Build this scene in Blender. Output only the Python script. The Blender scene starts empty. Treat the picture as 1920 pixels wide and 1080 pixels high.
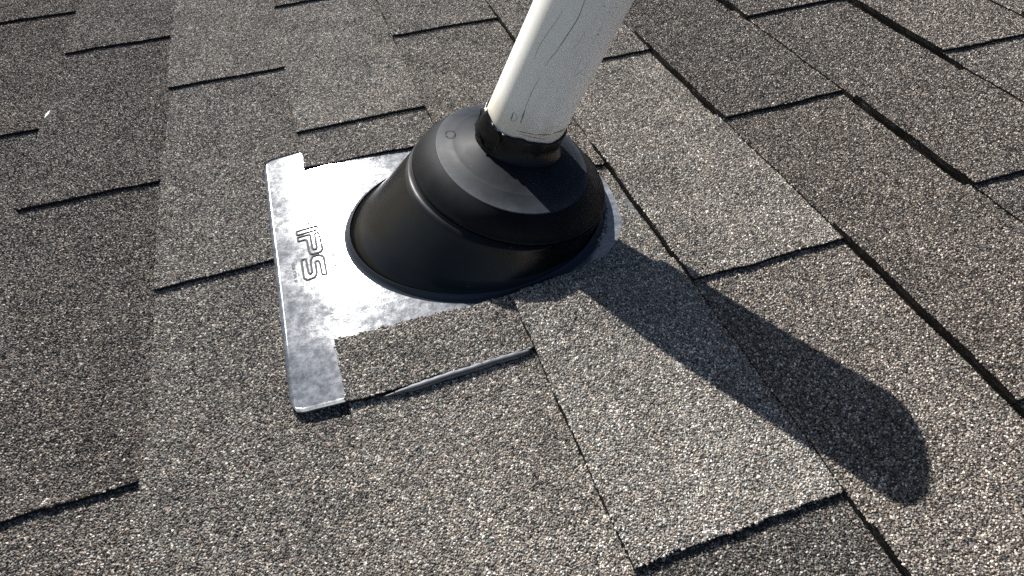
import bpy, math, random
import numpy as np
from mathutils import Matrix, Vector

random.seed(7)
RNG = np.random.default_rng(7)
SC = bpy.context.scene
COL = SC.collection

# ------------------------------------------------------------------ frame of the roof
# Roof coordinates: x runs up the slope, y along the courses away from the viewer, z out of the roof.
# W turns them into world coordinates in which the vent pipe is plumb.
T = math.atan(0.566)
W = Matrix.Rotation(-T, 4, 'Y')

# ------------------------------------------------------------------ camera
cam_d = bpy.data.cameras.new('camera')
cam = bpy.data.objects.new('camera', cam_d)
COL.objects.link(cam)
CP = Vector((-0.082293, 0.0, 0.392563))
CR = Matrix(((0.945509, 0.281605, -0.163433), (-0.318031, 0.691207, -0.648914), (-0.069771, 0.665531, 0.743102)))
cam.matrix_world = W @ (Matrix.Translation(CP) @ CR.to_4x4())
cam_d.sensor_width = 36.0
cam_d.lens = 1187.42 / 1920 * 36.0
cam_d.clip_start = 0.02
cam_d.clip_end = 3000
SC.camera = cam

# ------------------------------------------------------------------ sky, sun, exposure
travel = (W.to_3x3() @ Vector((0.095, -1.285, -1.0))).normalized()
to_sun = -travel
elev = math.asin(to_sun.z)
azim = math.atan2(to_sun.x, to_sun.y)
world = bpy.data.worlds.new('World')
SC.world = world
world.use_nodes = True
wn = world.node_tree.nodes
wl = world.node_tree.links
bg = wn['Background']
sky = wn.new('ShaderNodeTexSky')
sky.sky_type = 'NISHITA'
sky.sun_disc = False
sky.sun_elevation = elev
sky.sun_rotation = azim
sky.air_density = 0.65
sky.dust_density = 0.7
sky.ozone_density = 1.3
wl.new(sky.outputs[0], bg.inputs[0])
bg.inputs[1].default_value = 0.05
sun_d = bpy.data.lights.new('sun', 'SUN')
sun_d.energy = 5.0
sun_d.angle = math.radians(0.5)
sun_d.color = (1.0, 0.965, 0.92)
sun = bpy.data.objects.new('sun', sun_d)
COL.objects.link(sun)
sun.rotation_euler = to_sun.to_track_quat('Z', 'Y').to_euler()
sun.location = (0, 0, 5)
SC.view_settings.view_transform = 'Standard'
SC.view_settings.look = 'None'
SC.view_settings.gamma = 1.0
SC.view_settings.exposure = 0.95
SC.view_settings.use_curve_mapping = False
SC.cycles.max_bounces = 6
SC.cycles.use_denoising = False

# ------------------------------------------------------------------ helpers
def link(o, parent=None):
    COL.objects.link(o)
    if parent is not None:
        o.parent = parent
    return o

def tag(o, label=None, cat=None, group=None, kind=None):
    if label: o['label'] = label
    if cat: o['category'] = cat
    if group: o['group'] = group
    if kind: o['kind'] = kind
    return o

def empty(name, loc, in_roof=True):
    o = bpy.data.objects.new(name, None)
    COL.objects.link(o)
    o.empty_display_size = 0.05
    o.matrix_world = (W @ Matrix.Translation(loc)) if in_roof else Matrix.Translation(loc)
    return o

def mesh_np(name, V, F, mats, parent=None, mi=None, smooth=None, shift=None, attr=None):
    """V (n,3) in roof coordinates; F list of index arrays (m,k) or list of tuples; linked as one mesh object.
    With a parent Empty at `shift`, V is made relative to it."""
    V = np.asarray(V, dtype=np.float64)
    if shift is not None:
        V = V - np.array(shift)
    me = bpy.data.meshes.new(name)
    if isinstance(F, np.ndarray):
        F = [F]
    if len(F) and isinstance(F[0], np.ndarray):
        tot = sum(f.shape[0] for f in F)
        loops = np.concatenate([f.ravel() for f in F])
        sizes = np.concatenate([np.full(f.shape[0], f.shape[1], dtype=np.int32) for f in F])
    else:
        tot = len(F)
        loops = np.array([i for f in F for i in f], dtype=np.int32)
        sizes = np.array([len(f) for f in F], dtype=np.int32)
    starts = np.concatenate([[0], np.cumsum(sizes)[:-1]]).astype(np.int32)
    me.vertices.add(len(V))
    me.vertices.foreach_set('co', V.astype(np.float32).ravel())
    me.loops.add(len(loops))
    me.loops.foreach_set('vertex_index', loops.astype(np.int32))
    me.polygons.add(tot)
    me.polygons.foreach_set('loop_start', starts)
    me.polygons.foreach_set('loop_total', sizes.astype(np.int32))
    for m in (mats if isinstance(mats, (list, tuple)) else [mats]):
        me.materials.append(m)
    if mi is not None:
        me.polygons.foreach_set('material_index', np.asarray(mi, dtype=np.int32))
    smooth = False if smooth is None else smooth
    if smooth is not None:
        s = np.full(tot, bool(smooth)) if np.isscalar(smooth) else np.asarray(smooth)
        me.polygons.foreach_set('use_smooth', s)
    if attr is not None:
        a = me.attributes.new('stone', 'FLOAT_COLOR', 'POINT')
        a.data.foreach_set('color', np.asarray(attr, dtype=np.float32).ravel())
    me.update(calc_edges=True)
    me.validate()
    o = bpy.data.objects.new(name, me)
    link(o, parent)
    if parent is None:
        o.matrix_world = W.copy()
    return o

def nodes(name):
    m = bpy.data.materials.new(name)
    m.use_nodes = True
    nt = m.node_tree
    return m, nt.nodes, nt.links, nt.nodes['Principled BSDF']

def ramp(N, stops, interp='LINEAR'):
    r = N.new('ShaderNodeValToRGB')
    r.color_ramp.interpolation = interp
    while len(r.color_ramp.elements) > 1:
        r.color_ramp.elements.remove(r.color_ramp.elements[0])
    r.color_ramp.elements[0].position = stops[0][0]
    r.color_ramp.elements[0].color = (*stops[0][1], 1)
    for p, c in stops[1:]:
        e = r.color_ramp.elements.new(p)
        e.color = (*c, 1)
    return r

def noise(N, L, scale, detail=4, rough=0.5, vec=None):
    n = N.new('ShaderNodeTexNoise')
    n.inputs['Scale'].default_value = scale
    n.inputs['Detail'].default_value = detail
    n.inputs['Roughness'].default_value = rough
    if vec is not None:
        L.new(vec, n.inputs['Vector'])
    return n

def simple(name, col, rough=0.6, metal=0.0, spec=0.5):
    m, N, L, b = nodes(name)
    b.inputs['Base Color'].default_value = (*col, 1)
    b.inputs['Roughness'].default_value = rough
    b.inputs['Metallic'].default_value = metal
    b.inputs['Specular IOR Level'].default_value = spec
    return m

# ------------------------------------------------------------------ materials
def mat_granule():
    m, N, L, b = nodes('mineral_granules')
    a = N.new('ShaderNodeAttribute'); a.attribute_name = 'stone'
    tc = N.new('ShaderNodeTexCoord')
    n1 = noise(N, L, 28, 3, 0.6, tc.outputs['Object'])
    r = ramp(N, [(0.3, (0.86, 0.85, 0.84)), (0.7, (1.12, 1.12, 1.12))])
    L.new(n1.outputs['Fac'], r.inputs[0])
    mx = N.new('ShaderNodeMix'); mx.data_type = 'RGBA'; mx.blend_type = 'MULTIPLY'
    mx.inputs[0].default_value = 1.0
    L.new(a.outputs['Color'], mx.inputs[6]); L.new(r.outputs[0], mx.inputs[7])
    L.new(mx.outputs[2], b.inputs['Base Color'])
    b.inputs['Roughness'].default_value = 0.52
    b.inputs['Specular IOR Level'].default_value = 0.5
    return m

def mat_bed():
    """Shingle face between and beyond the modelled granules: small stones in asphalt."""
    m, N, L, b = nodes('granule_bed')
    tc = N.new('ShaderNodeTexCoord')
    v = N.new('ShaderNodeTexVoronoi'); v.inputs['Scale'].default_value = 560
    L.new(tc.outputs['Object'], v.inputs['Vector'])
    sep = N.new('ShaderNodeSeparateColor'); L.new(v.outputs['Color'], sep.inputs[0])
    r = ramp(N, [(0.0, (0.02, 0.019, 0.018)), (0.3, (0.045, 0.041, 0.037)), (0.55, (0.095, 0.087, 0.078)), (0.85, (0.165, 0.155, 0.14)), (1.0, (0.36, 0.34, 0.31))])
    L.new(sep.outputs[0], r.inputs[0])
    at = N.new('ShaderNodeAttribute'); at.attribute_name = 'stone'
    mx = N.new('ShaderNodeMix'); mx.data_type = 'RGBA'; mx.blend_type = 'MULTIPLY'; mx.inputs[0].default_value = 1.0
    L.new(r.outputs[0], mx.inputs[6]); L.new(at.outputs['Color'], mx.inputs[7])
    L.new(mx.outputs[2], b.inputs['Base Color'])
    b.inputs['Roughness'].default_value = 0.7
    inv = N.new('ShaderNodeMath'); inv.operation = 'SUBTRACT'; inv.inputs[0].default_value = 1.0
    L.new(v.outputs['Distance'], inv.inputs[1])
    bp = N.new('ShaderNodeBump'); bp.inputs['Strength'].default_value = 1.0; bp.inputs['Distance'].default_value = 0.0012
    L.new(inv.outputs[0], bp.inputs['Height']); L.new(bp.outputs[0], b.inputs['Normal'])
    return m

def mat_asphalt():
    m, N, L, b = nodes('asphalt_edge')
    tc = N.new('ShaderNodeTexCoord')
    n = noise(N, L, 420, 3, 0.6, tc.outputs['Object'])
    r = ramp(N, [(0.35, (0.006, 0.006, 0.006)), (0.7, (0.022, 0.021, 0.02))])
    L.new(n.outputs['Fac'], r.inputs[0]); L.new(r.outputs[0], b.inputs['Base Color'])
    b.inputs['Roughness'].default_value = 0.85
    b.inputs['Specular IOR Level'].default_value = 0.25
    bp = N.new('ShaderNodeBump'); bp.inputs['Strength'].default_value = 0.8; bp.inputs['Distance'].default_value = 0.001
    L.new(n.outputs['Fac'], bp.inputs['Height']); L.new(bp.outputs[0], b.inputs['Normal'])
    return m

def mat_galv():
    m, N, L, b = nodes('galvanised_metal')
    tc = N.new('ShaderNodeTexCoord')
    n1 = noise(N, L, 22, 5, 0.6, tc.outputs['Object'])
    n2 = noise(N, L, 620, 3, 0.7, tc.outputs['Object'])
    n3 = noise(N, L, 150, 6, 0.75, tc.outputs['Object'])
    r1 = ramp(N, [(0.3, (0.14, 0.152, 0.17)), (0.5, (0.175, 0.186, 0.2)), (0.7, (0.24, 0.248, 0.26))])
    L.new(n1.outputs['Fac'], r1.inputs[0])
    r2 = ramp(N, [(0.40, (0.55, 0.57, 0.60)), (0.6, (1.25, 1.25, 1.25))])
    L.new(n3.outputs['Fac'], r2.inputs[0])
    mx = N.new('ShaderNodeMix'); mx.data_type = 'RGBA'; mx.blend_type = 'MULTIPLY'; mx.inputs[0].default_value = 0.9
    L.new(r1.outputs[0], mx.inputs[6]); L.new(r2.outputs[0], mx.inputs[7])
    L.new(mx.outputs[2], b.inputs['Base Color'])
    b.inputs['Metallic'].default_value = 0.22
    b.inputs['Specular IOR Level'].default_value = 0.75
    rr = N.new('ShaderNodeMapRange')
    rr.inputs[1].default_value = 0.3; rr.inputs[2].default_value = 0.7
    rr.inputs[3].default_value = 0.115; rr.inputs[4].default_value = 0.20
    L.new(n3.outputs['Fac'], rr.inputs[0]); L.new(rr.outputs[0], b.inputs['Roughness'])
    bp = N.new('ShaderNodeBump'); bp.inputs['Strength'].default_value = 0.5; bp.inputs['Distance'].default_value = 0.00010
    L.new(n2.outputs['Fac'], bp.inputs['Height'])
    bp2 = N.new('ShaderNodeBump'); bp2.inputs['Strength'].default_value = 0.25; bp2.inputs['Distance'].default_value = 0.0006
    L.new(n1.outputs['Fac'], bp2.inputs['Height']); L.new(bp.outputs[0], bp2.inputs['Normal'])
    L.new(bp2.outputs[0], b.inputs['Normal'])
    return m

def mat_rubber(name, c0, c1, rough0, rough1, bump=0.15, spec=0.3):
    m, N, L, b = nodes(name)
    b.inputs['Specular IOR Level'].default_value = spec
    tc = N.new('ShaderNodeTexCoord')
    n1 = noise(N, L, 26, 5, 0.6, tc.outputs['Object'])
    n2 = noise(N, L, 1100, 1, 0.5, tc.outputs['Object'])
    sp = N.new('ShaderNodeTexVoronoi'); sp.inputs['Scale'].default_value = 70
    L.new(tc.outputs['Object'], sp.inputs['Vector'])
    r1 = ramp(N, [(0.3, c0), (0.72, c1)])
    L.new(n1.outputs['Fac'], r1.inputs[0])
    rs = ramp(N, [(0.02, (0.7, 0.7, 0.7)), (0.045, (0, 0, 0))])
    L.new(sp.outputs['Distance'], rs.inputs[0])
    mx = N.new('ShaderNodeMix'); mx.data_type = 'RGBA'
    L.new(rs.outputs[0], mx.inputs[0]); L.new(r1.outputs[0], mx.inputs[6]); mx.inputs[7].default_value = (0.16, 0.15, 0.14, 1)
    L.new(mx.outputs[2], b.inputs['Base Color'])
    rr = N.new('ShaderNodeMapRange')
    rr.inputs[1].default_value = 0.3; rr.inputs[2].default_value = 0.7
    rr.inputs[3].default_value = rough0; rr.inputs[4].default_value = rough1
    L.new(n1.outputs['Fac'], rr.inputs[0]); L.new(rr.outputs[0], b.inputs['Roughness'])
    bp = N.new('ShaderNodeBump'); bp.inputs['Strength'].default_value = bump; bp.inputs['Distance'].default_value = 0.0003
    L.new(n2.outputs['Fac'], bp.inputs['Height']); L.new(bp.outputs[0], b.inputs['Normal'])
    return m

def mat_pvc():
    """Weathered white plastic; the object's z runs along the pipe."""
    m, N, L, b = nodes('white_pvc')
    tc = N.new('ShaderNodeTexCoord')
    mp = N.new('ShaderNodeMapping'); mp.inputs['Scale'].default_value = (1, 1, 0.12)
    L.new(tc.outputs['Object'], mp.inputs['Vector'])
    n1 = noise(N, L, 120, 4, 0.6, mp.outputs[0])
    n2 = noise(N, L, 30, 4, 0.6, tc.outputs['Object'])
    r1 = ramp(N, [(0.25, (0.87, 0.85, 0.79)), (0.5, (0.91, 0.90, 0.85)), (0.8, (0.93, 0.92, 0.88))])
    L.new(n1.outputs['Fac'], r1.inputs[0])
    r2 = ramp(N, [(0.25, (0.93, 0.92, 0.89)), (0.6, (1, 1, 1))])
    L.new(n2.outputs['Fac'], r2.inputs[0])
    mx = N.new('ShaderNodeMix'); mx.data_type = 'RGBA'; mx.blend_type = 'MULTIPLY'; mx.inputs[0].default_value = 1
    L.new(r1.outputs[0], mx.inputs[6]); L.new(r2.outputs[0], mx.inputs[7])
    # cream grime in a band just over the seal
    sx = N.new('ShaderNodeSeparateXYZ'); L.new(tc.outputs['Object'], sx.inputs[0])
    wob = N.new('ShaderNodeMath'); wob.operation = 'MULTIPLY_ADD'; wob.inputs[1].default_value = 0.02; L.new(n2.outputs['Fac'], wob.inputs[0]); L.new(sx.outputs[2], wob.inputs[2])
    r3 = ramp(N, [(0.0, (0.72, 0.64, 0.47)), (0.104, (0.74, 0.66, 0.50)), (0.122, (1, 1, 1))])
    L.new(wob.outputs[0], r3.inputs[0])
    mx2 = N.new('ShaderNodeMix'); mx2.data_type = 'RGBA'; mx2.blend_type = 'MULTIPLY'; mx2.inputs[0].default_value = 0.45
    L.new(mx.outputs[2], mx2.inputs[6]); L.new(r3.outputs[0], mx2.inputs[7])
    L.new(mx2.outputs[2], b.inputs['Base Color'])
    b.inputs['Roughness'].default_value = 0.38
    bp = N.new('ShaderNodeBump'); bp.inputs['Strength'].default_value = 0.06; bp.inputs['Distance'].default_value = 0.0003
    L.new(n1.outputs['Fac'], bp.inputs['Height']); L.new(bp.outputs[0], b.inputs['Normal'])
    return m

M_GRAN = mat_granule()
M_BED = mat_bed()
M_ASPH = mat_asphalt()
M_GALV = mat_galv()
M_FLARE = simple('dark_reflection_turn_up', (0.028, 0.036, 0.048), 0.34, 0.3, 0.35)  # plate metal; the turn-up's dark bluish sky reflection is put into its base colour
M_SKIRT = mat_rubber('black_moulded_plastic', (0.0025, 0.0027, 0.003), (0.006, 0.006, 0.0065), 0.20, 0.28, 0.03)
M_SKIRT.node_tree.nodes['Principled BSDF'].inputs['Specular IOR Level'].default_value = 0.28
M_SHOULDER = mat_rubber('black_rubber', (0.003, 0.0037, 0.005), (0.009, 0.0098, 0.0118), 0.40, 0.52, 0.06, 0.10)
def add_dust(m, col):
    N, L = m.node_tree.nodes, m.node_tree.links
    b = N['Principled BSDF']
    src = b.inputs['Base Color'].links[0].from_socket
    a = N.new('ShaderNodeAttribute'); a.attribute_name = 'stone'
    tc = N.new('ShaderNodeTexCoord'); n = noise(N, L, 60, 5, 0.7, tc.outputs['Object'])
    r = ramp(N, [(0.3, (0.25, 0.25, 0.25)), (0.65, (1, 1, 1))]); L.new(n.outputs['Fac'], r.inputs[0])
    mu = N.new('ShaderNodeMath'); mu.operation = 'MULTIPLY'; L.new(a.outputs['Fac'], mu.inputs[0]); L.new(r.outputs[0], mu.inputs[1])
    mx = N.new('ShaderNodeMix'); mx.data_type = 'RGBA'; L.new(mu.outputs[0], mx.inputs[0]); L.new(src, mx.inputs[6]); mx.inputs[7].default_value = (*col, 1)
    L.new(mx.outputs[2], b.inputs['Base Color'])
M_CONE = mat_rubber('dusty_black_rubber', (0.005, 0.0065, 0.009), (0.015, 0.018, 0.023), 0.44, 0.58, 0.07, 0.08)
add_dust(M_CONE, (0.055, 0.064, 0.076))
M_SEAL = mat_rubber('torn_black_rubber', (0.004, 0.0046, 0.0055), (0.011, 0.012, 0.0135), 0.28, 0.40, 0.06, 0.25)
M_PVC = mat_pvc()
M_SCUFF = simple('dark_scuff', (0.24, 0.235, 0.22), 0.8)
M_SCUFF2 = simple('grey_scuff', (0.46, 0.45, 0.43), 0.7)
M_RUST = simple('brown_grime', (0.30, 0.22, 0.13), 0.85)
M_LINE = simple('pressed_groove', (0.11, 0.11, 0.115), 0.9, 0.0, 0.05)
M_FAINT = simple('worn_print', (0.12, 0.12, 0.13), 0.9, 0.0, 0.05)
M_RIM = simple('grey_metal_edge', (0.085, 0.093, 0.104), 0.55, 0.2)

# ------------------------------------------------------------------ shingle geometry
P = 0.143            # height of one course
TB, TT = 0.0024, 0.0040
H = TB + TT
Z0 = -0.0040

def sstep(a, b, x):
    t = np.clip((x - a) / (b - a), 0, 1)
    return t * t * (3 - 2 * t)

def lift(c, x, y):
    """The shingles ride up a little over the hidden part of the flashing."""
    if c < 2: return 0.0 * x
    return (0.0042 + 0.0012 * sstep(0.45, 0.57, y) + 0.0010 * sstep(-0.143, -0.05, x) - 0.0036 * sstep(0.0, 0.13, x)) * (1 - sstep(0.15, 0.21, x)) * sstep(0.24, 0.32, y) * (1 - sstep(0.62, 0.72, y))

def warp(x, y):
    return 0.0005 * np.sin(x * 31 + 1.3 + 4 * np.sin(y * 7)) * np.sin(y * 23 + x * 11) + 0.0003 * np.sin(y * 61 + x * 37)

def surf(c, tooth, x, y):
    xc = (c - 3) * P
    z = Z0 + H * (1 - (x - xc) / P) + (TT if tooth else 0.0)
    return z + lift(c, x, y) + warp(x, y)

def edge_wave(seed, amp=0.0006):
    ph = RNG.random(4) * 6.28
    return lambda s: amp * (np.sin(s * 83 + ph[0]) + 0.7 * np.sin(s * 190 + ph[1]) + 0.5 * np.sin(s * 410 + ph[2]))

TONES = {  # (course, y of the near end of the tab) -> brightness, warmth of the stones
}
def tone(c, y0):
    key = (c, round(y0, 2))
    return TONES.get(key, DEFAULT_TONE(c))

def DEFAULT_TONE(c):
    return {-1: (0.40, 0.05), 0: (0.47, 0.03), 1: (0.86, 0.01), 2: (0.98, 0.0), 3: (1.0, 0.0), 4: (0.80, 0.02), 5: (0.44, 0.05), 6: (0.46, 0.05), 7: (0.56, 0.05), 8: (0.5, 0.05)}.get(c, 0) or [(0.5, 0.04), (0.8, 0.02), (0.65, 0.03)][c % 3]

TONES.update({
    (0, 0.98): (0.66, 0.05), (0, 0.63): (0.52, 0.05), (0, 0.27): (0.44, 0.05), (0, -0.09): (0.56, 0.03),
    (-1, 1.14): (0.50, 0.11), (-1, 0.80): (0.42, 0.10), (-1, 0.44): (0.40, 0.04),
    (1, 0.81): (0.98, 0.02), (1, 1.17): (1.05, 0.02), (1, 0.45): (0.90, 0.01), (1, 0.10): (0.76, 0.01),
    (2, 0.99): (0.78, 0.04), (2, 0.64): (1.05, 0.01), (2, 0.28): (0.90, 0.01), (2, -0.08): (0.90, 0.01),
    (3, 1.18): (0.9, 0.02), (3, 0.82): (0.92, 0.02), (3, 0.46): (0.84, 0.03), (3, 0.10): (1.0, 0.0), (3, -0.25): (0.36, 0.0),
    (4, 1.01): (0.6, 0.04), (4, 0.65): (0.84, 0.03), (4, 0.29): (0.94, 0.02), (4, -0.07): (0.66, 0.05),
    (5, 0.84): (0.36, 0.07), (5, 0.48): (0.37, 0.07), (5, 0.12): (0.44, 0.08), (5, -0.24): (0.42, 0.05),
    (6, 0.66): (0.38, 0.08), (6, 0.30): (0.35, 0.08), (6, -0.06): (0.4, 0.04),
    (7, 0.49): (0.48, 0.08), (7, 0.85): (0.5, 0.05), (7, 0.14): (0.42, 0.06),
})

PALETTE = np.array([
    (0.300, 0.270, 0.228), (0.245, 0.226, 0.200), (0.200, 0.196, 0.184), (0.640, 0.610, 0.555),
    (0.470, 0.436, 0.376), (0.340, 0.268, 0.222), (0.085, 0.074, 0.064), (0.035, 0.032, 0.030),
    (0.190, 0.205, 0.188), (0.150, 0.130, 0.112)])
W_LIGHT = np.array([0.22, 0.18, 0.14, 0.10, 0.13, 0.06, 0.05, 0.02, 0.06, 0.04])
W_DARK = np.array([0.07, 0.07, 0.05, 0.045, 0.055, 0.05, 0.25, 0.20, 0.02, 0.19])

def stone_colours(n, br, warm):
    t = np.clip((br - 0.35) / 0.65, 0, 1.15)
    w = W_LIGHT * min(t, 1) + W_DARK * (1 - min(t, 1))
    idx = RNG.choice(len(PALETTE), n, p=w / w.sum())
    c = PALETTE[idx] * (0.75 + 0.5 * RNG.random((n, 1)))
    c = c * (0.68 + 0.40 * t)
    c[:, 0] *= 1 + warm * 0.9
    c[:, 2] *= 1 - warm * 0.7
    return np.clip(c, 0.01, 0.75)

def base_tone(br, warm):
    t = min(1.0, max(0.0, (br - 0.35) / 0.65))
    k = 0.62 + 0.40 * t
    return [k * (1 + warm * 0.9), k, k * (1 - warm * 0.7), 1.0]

SP = 0.00150         # spacing of the modelled granules
NB = 5
_ang = np.arange(NB) / NB * 2 * np.pi

def granules(cx, cy, cz, col, size=1.0):
    """Crushed stone chips: five-cornered foot, two-point ridge, seven faces each."""
    n = len(cx)
    a0 = RNG.random(n) * 6.283
    rr = 0.00094 * size * (0.62 + 0.66 * RNG.random(n) ** 1.3)
    st = 0.75 + 0.5 * RNG.random(n)
    sa = RNG.random(n) * 6.283
    hh = rr * (0.24 + 0.36 * RNG.random(n))
    V = np.zeros((n, 7, 3))
    for k in range(NB):
        a = a0 + _ang[k] + (RNG.random(n) - 0.5) * 0.7
        r = rr * (0.85 + 0.35 * RNG.random(n))
        px, py = r * np.cos(a), r * np.sin(a)
        along = px * np.cos(sa) + py * np.sin(sa)
        px = px + (st - 1) * along * np.cos(sa); py = py + (st - 1) * along * np.sin(sa)
        V[:, k, 0] = px; V[:, k, 1] = py
        V[:, k, 2] = -0.00055 + 0.0003 * RNG.random(n)
    m01 = (V[:, 0] + V[:, 1]) / 2
    m3 = V[:, 3]
    V[:, 5, :2] = m01[:, :2] * (0.50 + 0.40 * RNG.random((n, 1))); V[:, 5, 2] = hh * (0.75 + 0.5 * RNG.random(n))
    V[:, 6, :2] = m3[:, :2] * (0.40 + 0.40 * RNG.random((n, 1))); V[:, 6, 2] = hh * (0.75 + 0.5 * RNG.random(n))
    V[:, :, 0] += cx[:, None]; V[:, :, 1] += cy[:, None]; V[:, :, 2] += cz[:, None]
    tri = np.array([(0, 1, 5), (1, 6, 5), (1, 2, 6), (2, 3, 6), (3, 4, 6), (4, 5, 6), (4, 0, 5)])
    F = (np.arange(n)[:, None, None] * 7 + tri[None]).reshape(-1, 3)
    A = np.ones((n, 7, 4)); A[:, :, :3] = col[:, None, :]
    return V.reshape(-1, 3), F, A.reshape(-1, 4)

# region of the roof plane the photograph looks at (roof coordinates), a little enlarged
BALD = RNG.random((260, 3)) * np.array([1.6, 1.5, 1]) + np.array([-0.65, -0.05, 0])
def bald(x, y):
    b_ = np.zeros(np.shape(x), bool)
    for cx, cy, r in BALD:
        b_ |= (x - cx) ** 2 + ((y - cy) * 1.3) ** 2 < (0.0008 + 0.0019 * r ** 3) ** 2
    return b_
VIEW = [(-0.375, 0.205), (-0.60, 1.35), (0.83, 0.57), (0.24, -0.01)]
def in_view(x, y, m=0.07):
    inside = np.ones(np.shape(x), bool)
    cx = sum(p[0] for p in VIEW) / 4; cy = sum(p[1] for p in VIEW) / 4
    for i in range(4):
        ax, ay = VIEW[i]; bx, by = VIEW[(i + 1) % 4]
        nx, ny = by - ay, ax - bx
        l = math.hypot(nx, ny); nx /= l; ny /= l
        if nx * (cx - ax) + ny * (cy - ay) < 0: nx, ny = -nx, -ny
        inside &= (nx * (x - ax) + ny * (y - ay)) > -m
    return inside

def sheet(name, parent, c, tooth, xs, ylo, yhi, drop, tn, skip=None, ny=None, gran=True, jag=0.0006, label=None):
    """One piece of shingle: gridded face, side walls of bare asphalt, stone chips on top."""
    xs = np.asarray(xs, float)
    yl = np.array([ylo(x) for x in xs]); yh = np.array([yhi(x) for x in xs])
    if ny is None:
        ny = max(2, int(np.max(yh - yl) / 0.012))
    s = np.linspace(0, 1, ny + 1)
    w0, w1 = edge_wave(0, jag), edge_wave(0, jag)
    w2, w3 = edge_wave(0, jag * 0.7), edge_wave(0, jag * 0.7)
    X = np.repeat(xs[:, None], ny + 1, 1)
    Y = yl[:, None] + w0(xs)[:, None] * (1 - s) + (yh - yl)[:, None] * s + w1(xs)[:, None] * s
    X = X.copy()
    X[0] += w2(Y[0]); X[-1] += w3(Y[-1])
    Z = surf(c, tooth, X, Y) - 0.0004
    nx = len(xs)
    top = np.stack([X, Y, Z], -1).reshape(-1, 3)
    idx = np.arange(nx * (ny + 1)).reshape(nx, ny + 1)
    q = np.stack([idx[:-1, :-1], idx[1:, :-1], idx[1:, 1:], idx[:-1, 1:]], -1).reshape(-1, 4)
    ring = np.concatenate([idx[0, :], idx[1:, -1], idx[-1, -2::-1], idx[-2:0:-1, 0]])
    low = top[ring].copy(); low[:, 2] -= drop
    n0 = len(top)
    k = len(ring)
    wl_ = np.stack([ring, np.roll(ring, -1), n0 + np.roll(np.arange(k), -1), n0 + np.arange(k)], -1)
    wl_ = wl_[:, ::-1]
    # underside
    V = np.concatenate([top, low])
    cen = len(V)
    mi = [1] * len(q) + [0] * len(wl_)
    Q = np.concatenate([q, wl_])
    tris = None
    A = None
    if gran:
        x0, x1 = xs[0], xs[-1]; y0, y1 = yl.min(), yh.max()
        gx, gy = np.meshgrid(np.arange(x0, x1 + SP, SP), np.arange(y0, y1 + SP, SP * 0.88), indexing='ij')
        gx = gx + (np.arange(gx.shape[1]) % 2)[None] * SP * 0.5
        gx = gx.ravel(); gy = gy.ravel()
        gx = gx + (RNG.random(gx.size) - 0.5) * SP * 0.95; gy = gy + (RNG.random(gy.size) - 0.5) * SP * 0.95
        lo = np.interp(gx, xs, yl); hi = np.interp(gx, xs, yh)
        e = 0.0004
        ok = (gx > x0 - e + w2(gy)) & (gx < x1 + e) & (gy > lo - e + w0(gx)) & (gy < hi + e + w1(gx)) & in_view(gx, gy) & ~bald(gx, gy)
        if skip is not None:
            ok &= ~skip(gx, gy)
        ok &= RNG.random(gx.size) > 0.012
        gx = gx[ok]; gy = gy[ok]
        if gx.size:
            gz = surf(c, tooth, gx, gy)
            # loss of stones makes dark specks, some patches are brighter
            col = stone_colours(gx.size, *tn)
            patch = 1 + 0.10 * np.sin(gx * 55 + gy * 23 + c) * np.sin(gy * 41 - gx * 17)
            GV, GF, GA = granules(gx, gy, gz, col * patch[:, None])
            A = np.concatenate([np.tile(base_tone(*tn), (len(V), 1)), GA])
            GF = GF + len(V)
            V = np.concatenate([V, GV])
            tris = GF
            mi += [2] * len(GF)
    if A is None:
        A = np.tile(base_tone(*tn), (len(V), 1))
    F = [Q] + ([tris] if tris is not None else [])
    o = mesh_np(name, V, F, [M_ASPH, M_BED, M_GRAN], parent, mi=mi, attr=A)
    if label: o['label'] = label
    return o

# ------------------------------------------------------------------ the roof
roof = bpy.data.objects.new('roof', None)
COL.objects.link(roof)
roof.matrix_world = W.copy()
tag(roof, kind='structure')

def box(name, lo, hi, mat, parent=None, kind=None):
    x0, y0, z0 = lo; x1, y1, z1 = hi
    V = [(x0, y0, z0), (x1, y0, z0), (x1, y1, z0), (x0, y1, z0), (x0, y0, z1), (x1, y0, z1), (x1, y1, z1), (x0, y1, z1)]
    F = [(0, 3, 2, 1), (4, 5, 6, 7), (0, 1, 5, 4), (1, 2, 6, 5), (2, 3, 7, 6), (3, 0, 4, 7)]
    o = mesh_np(name, V, F, mat, parent)
    if kind: o['kind'] = kind
    return o

M_WOOD = simple('sheathing_board', (0.30, 0.22, 0.14), 0.8)
box('roof_deck', (-2.3, -1.8, -0.03), (2.72, 4.1, -0.0105), M_WOOD, roof)

# near ends of the raised tabs, course by course, as measured; the pattern goes on beyond the picture
NEAR = {-1: [0.080, 0.440, 0.797, 1.139], 0: [-0.085, 0.272, 0.628, 0.979], 1: [0.100, 0.455, 0.814, 1.170],
        2: [-0.080, 0.277, 0.638, 0.991], 3: [-0.252, 0.104, 0.4645, 0.820, 1.180], 4: [-0.070, 0.291, 0.652, 1.010],
        5: [-0.240, 0.116, 0.481, 0.840], 6: [-0.057, 0.301, 0.664, 1.020], 7: [0.135, 0.494, 0.850], 8: [-0.045, 0.312, 0.673]}
C0, C1 = -3, 9
CUT_LX = [0, .035, .0667, .0927, .1114, .1235, .1310, .1344]
CUT_LY = [.3300, .3350, .3405, .3485, .3640, .3820, .4120, .4388]
CUT_HX = [0, .05, .09, .108, .1201, .1317, .1344]
CUT_HY = [.5685, .562, .5450, .529, .5136, .4845, .4388]
cut_lo = lambda x: float(np.interp(x, CUT_LX, CUT_LY))
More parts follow.
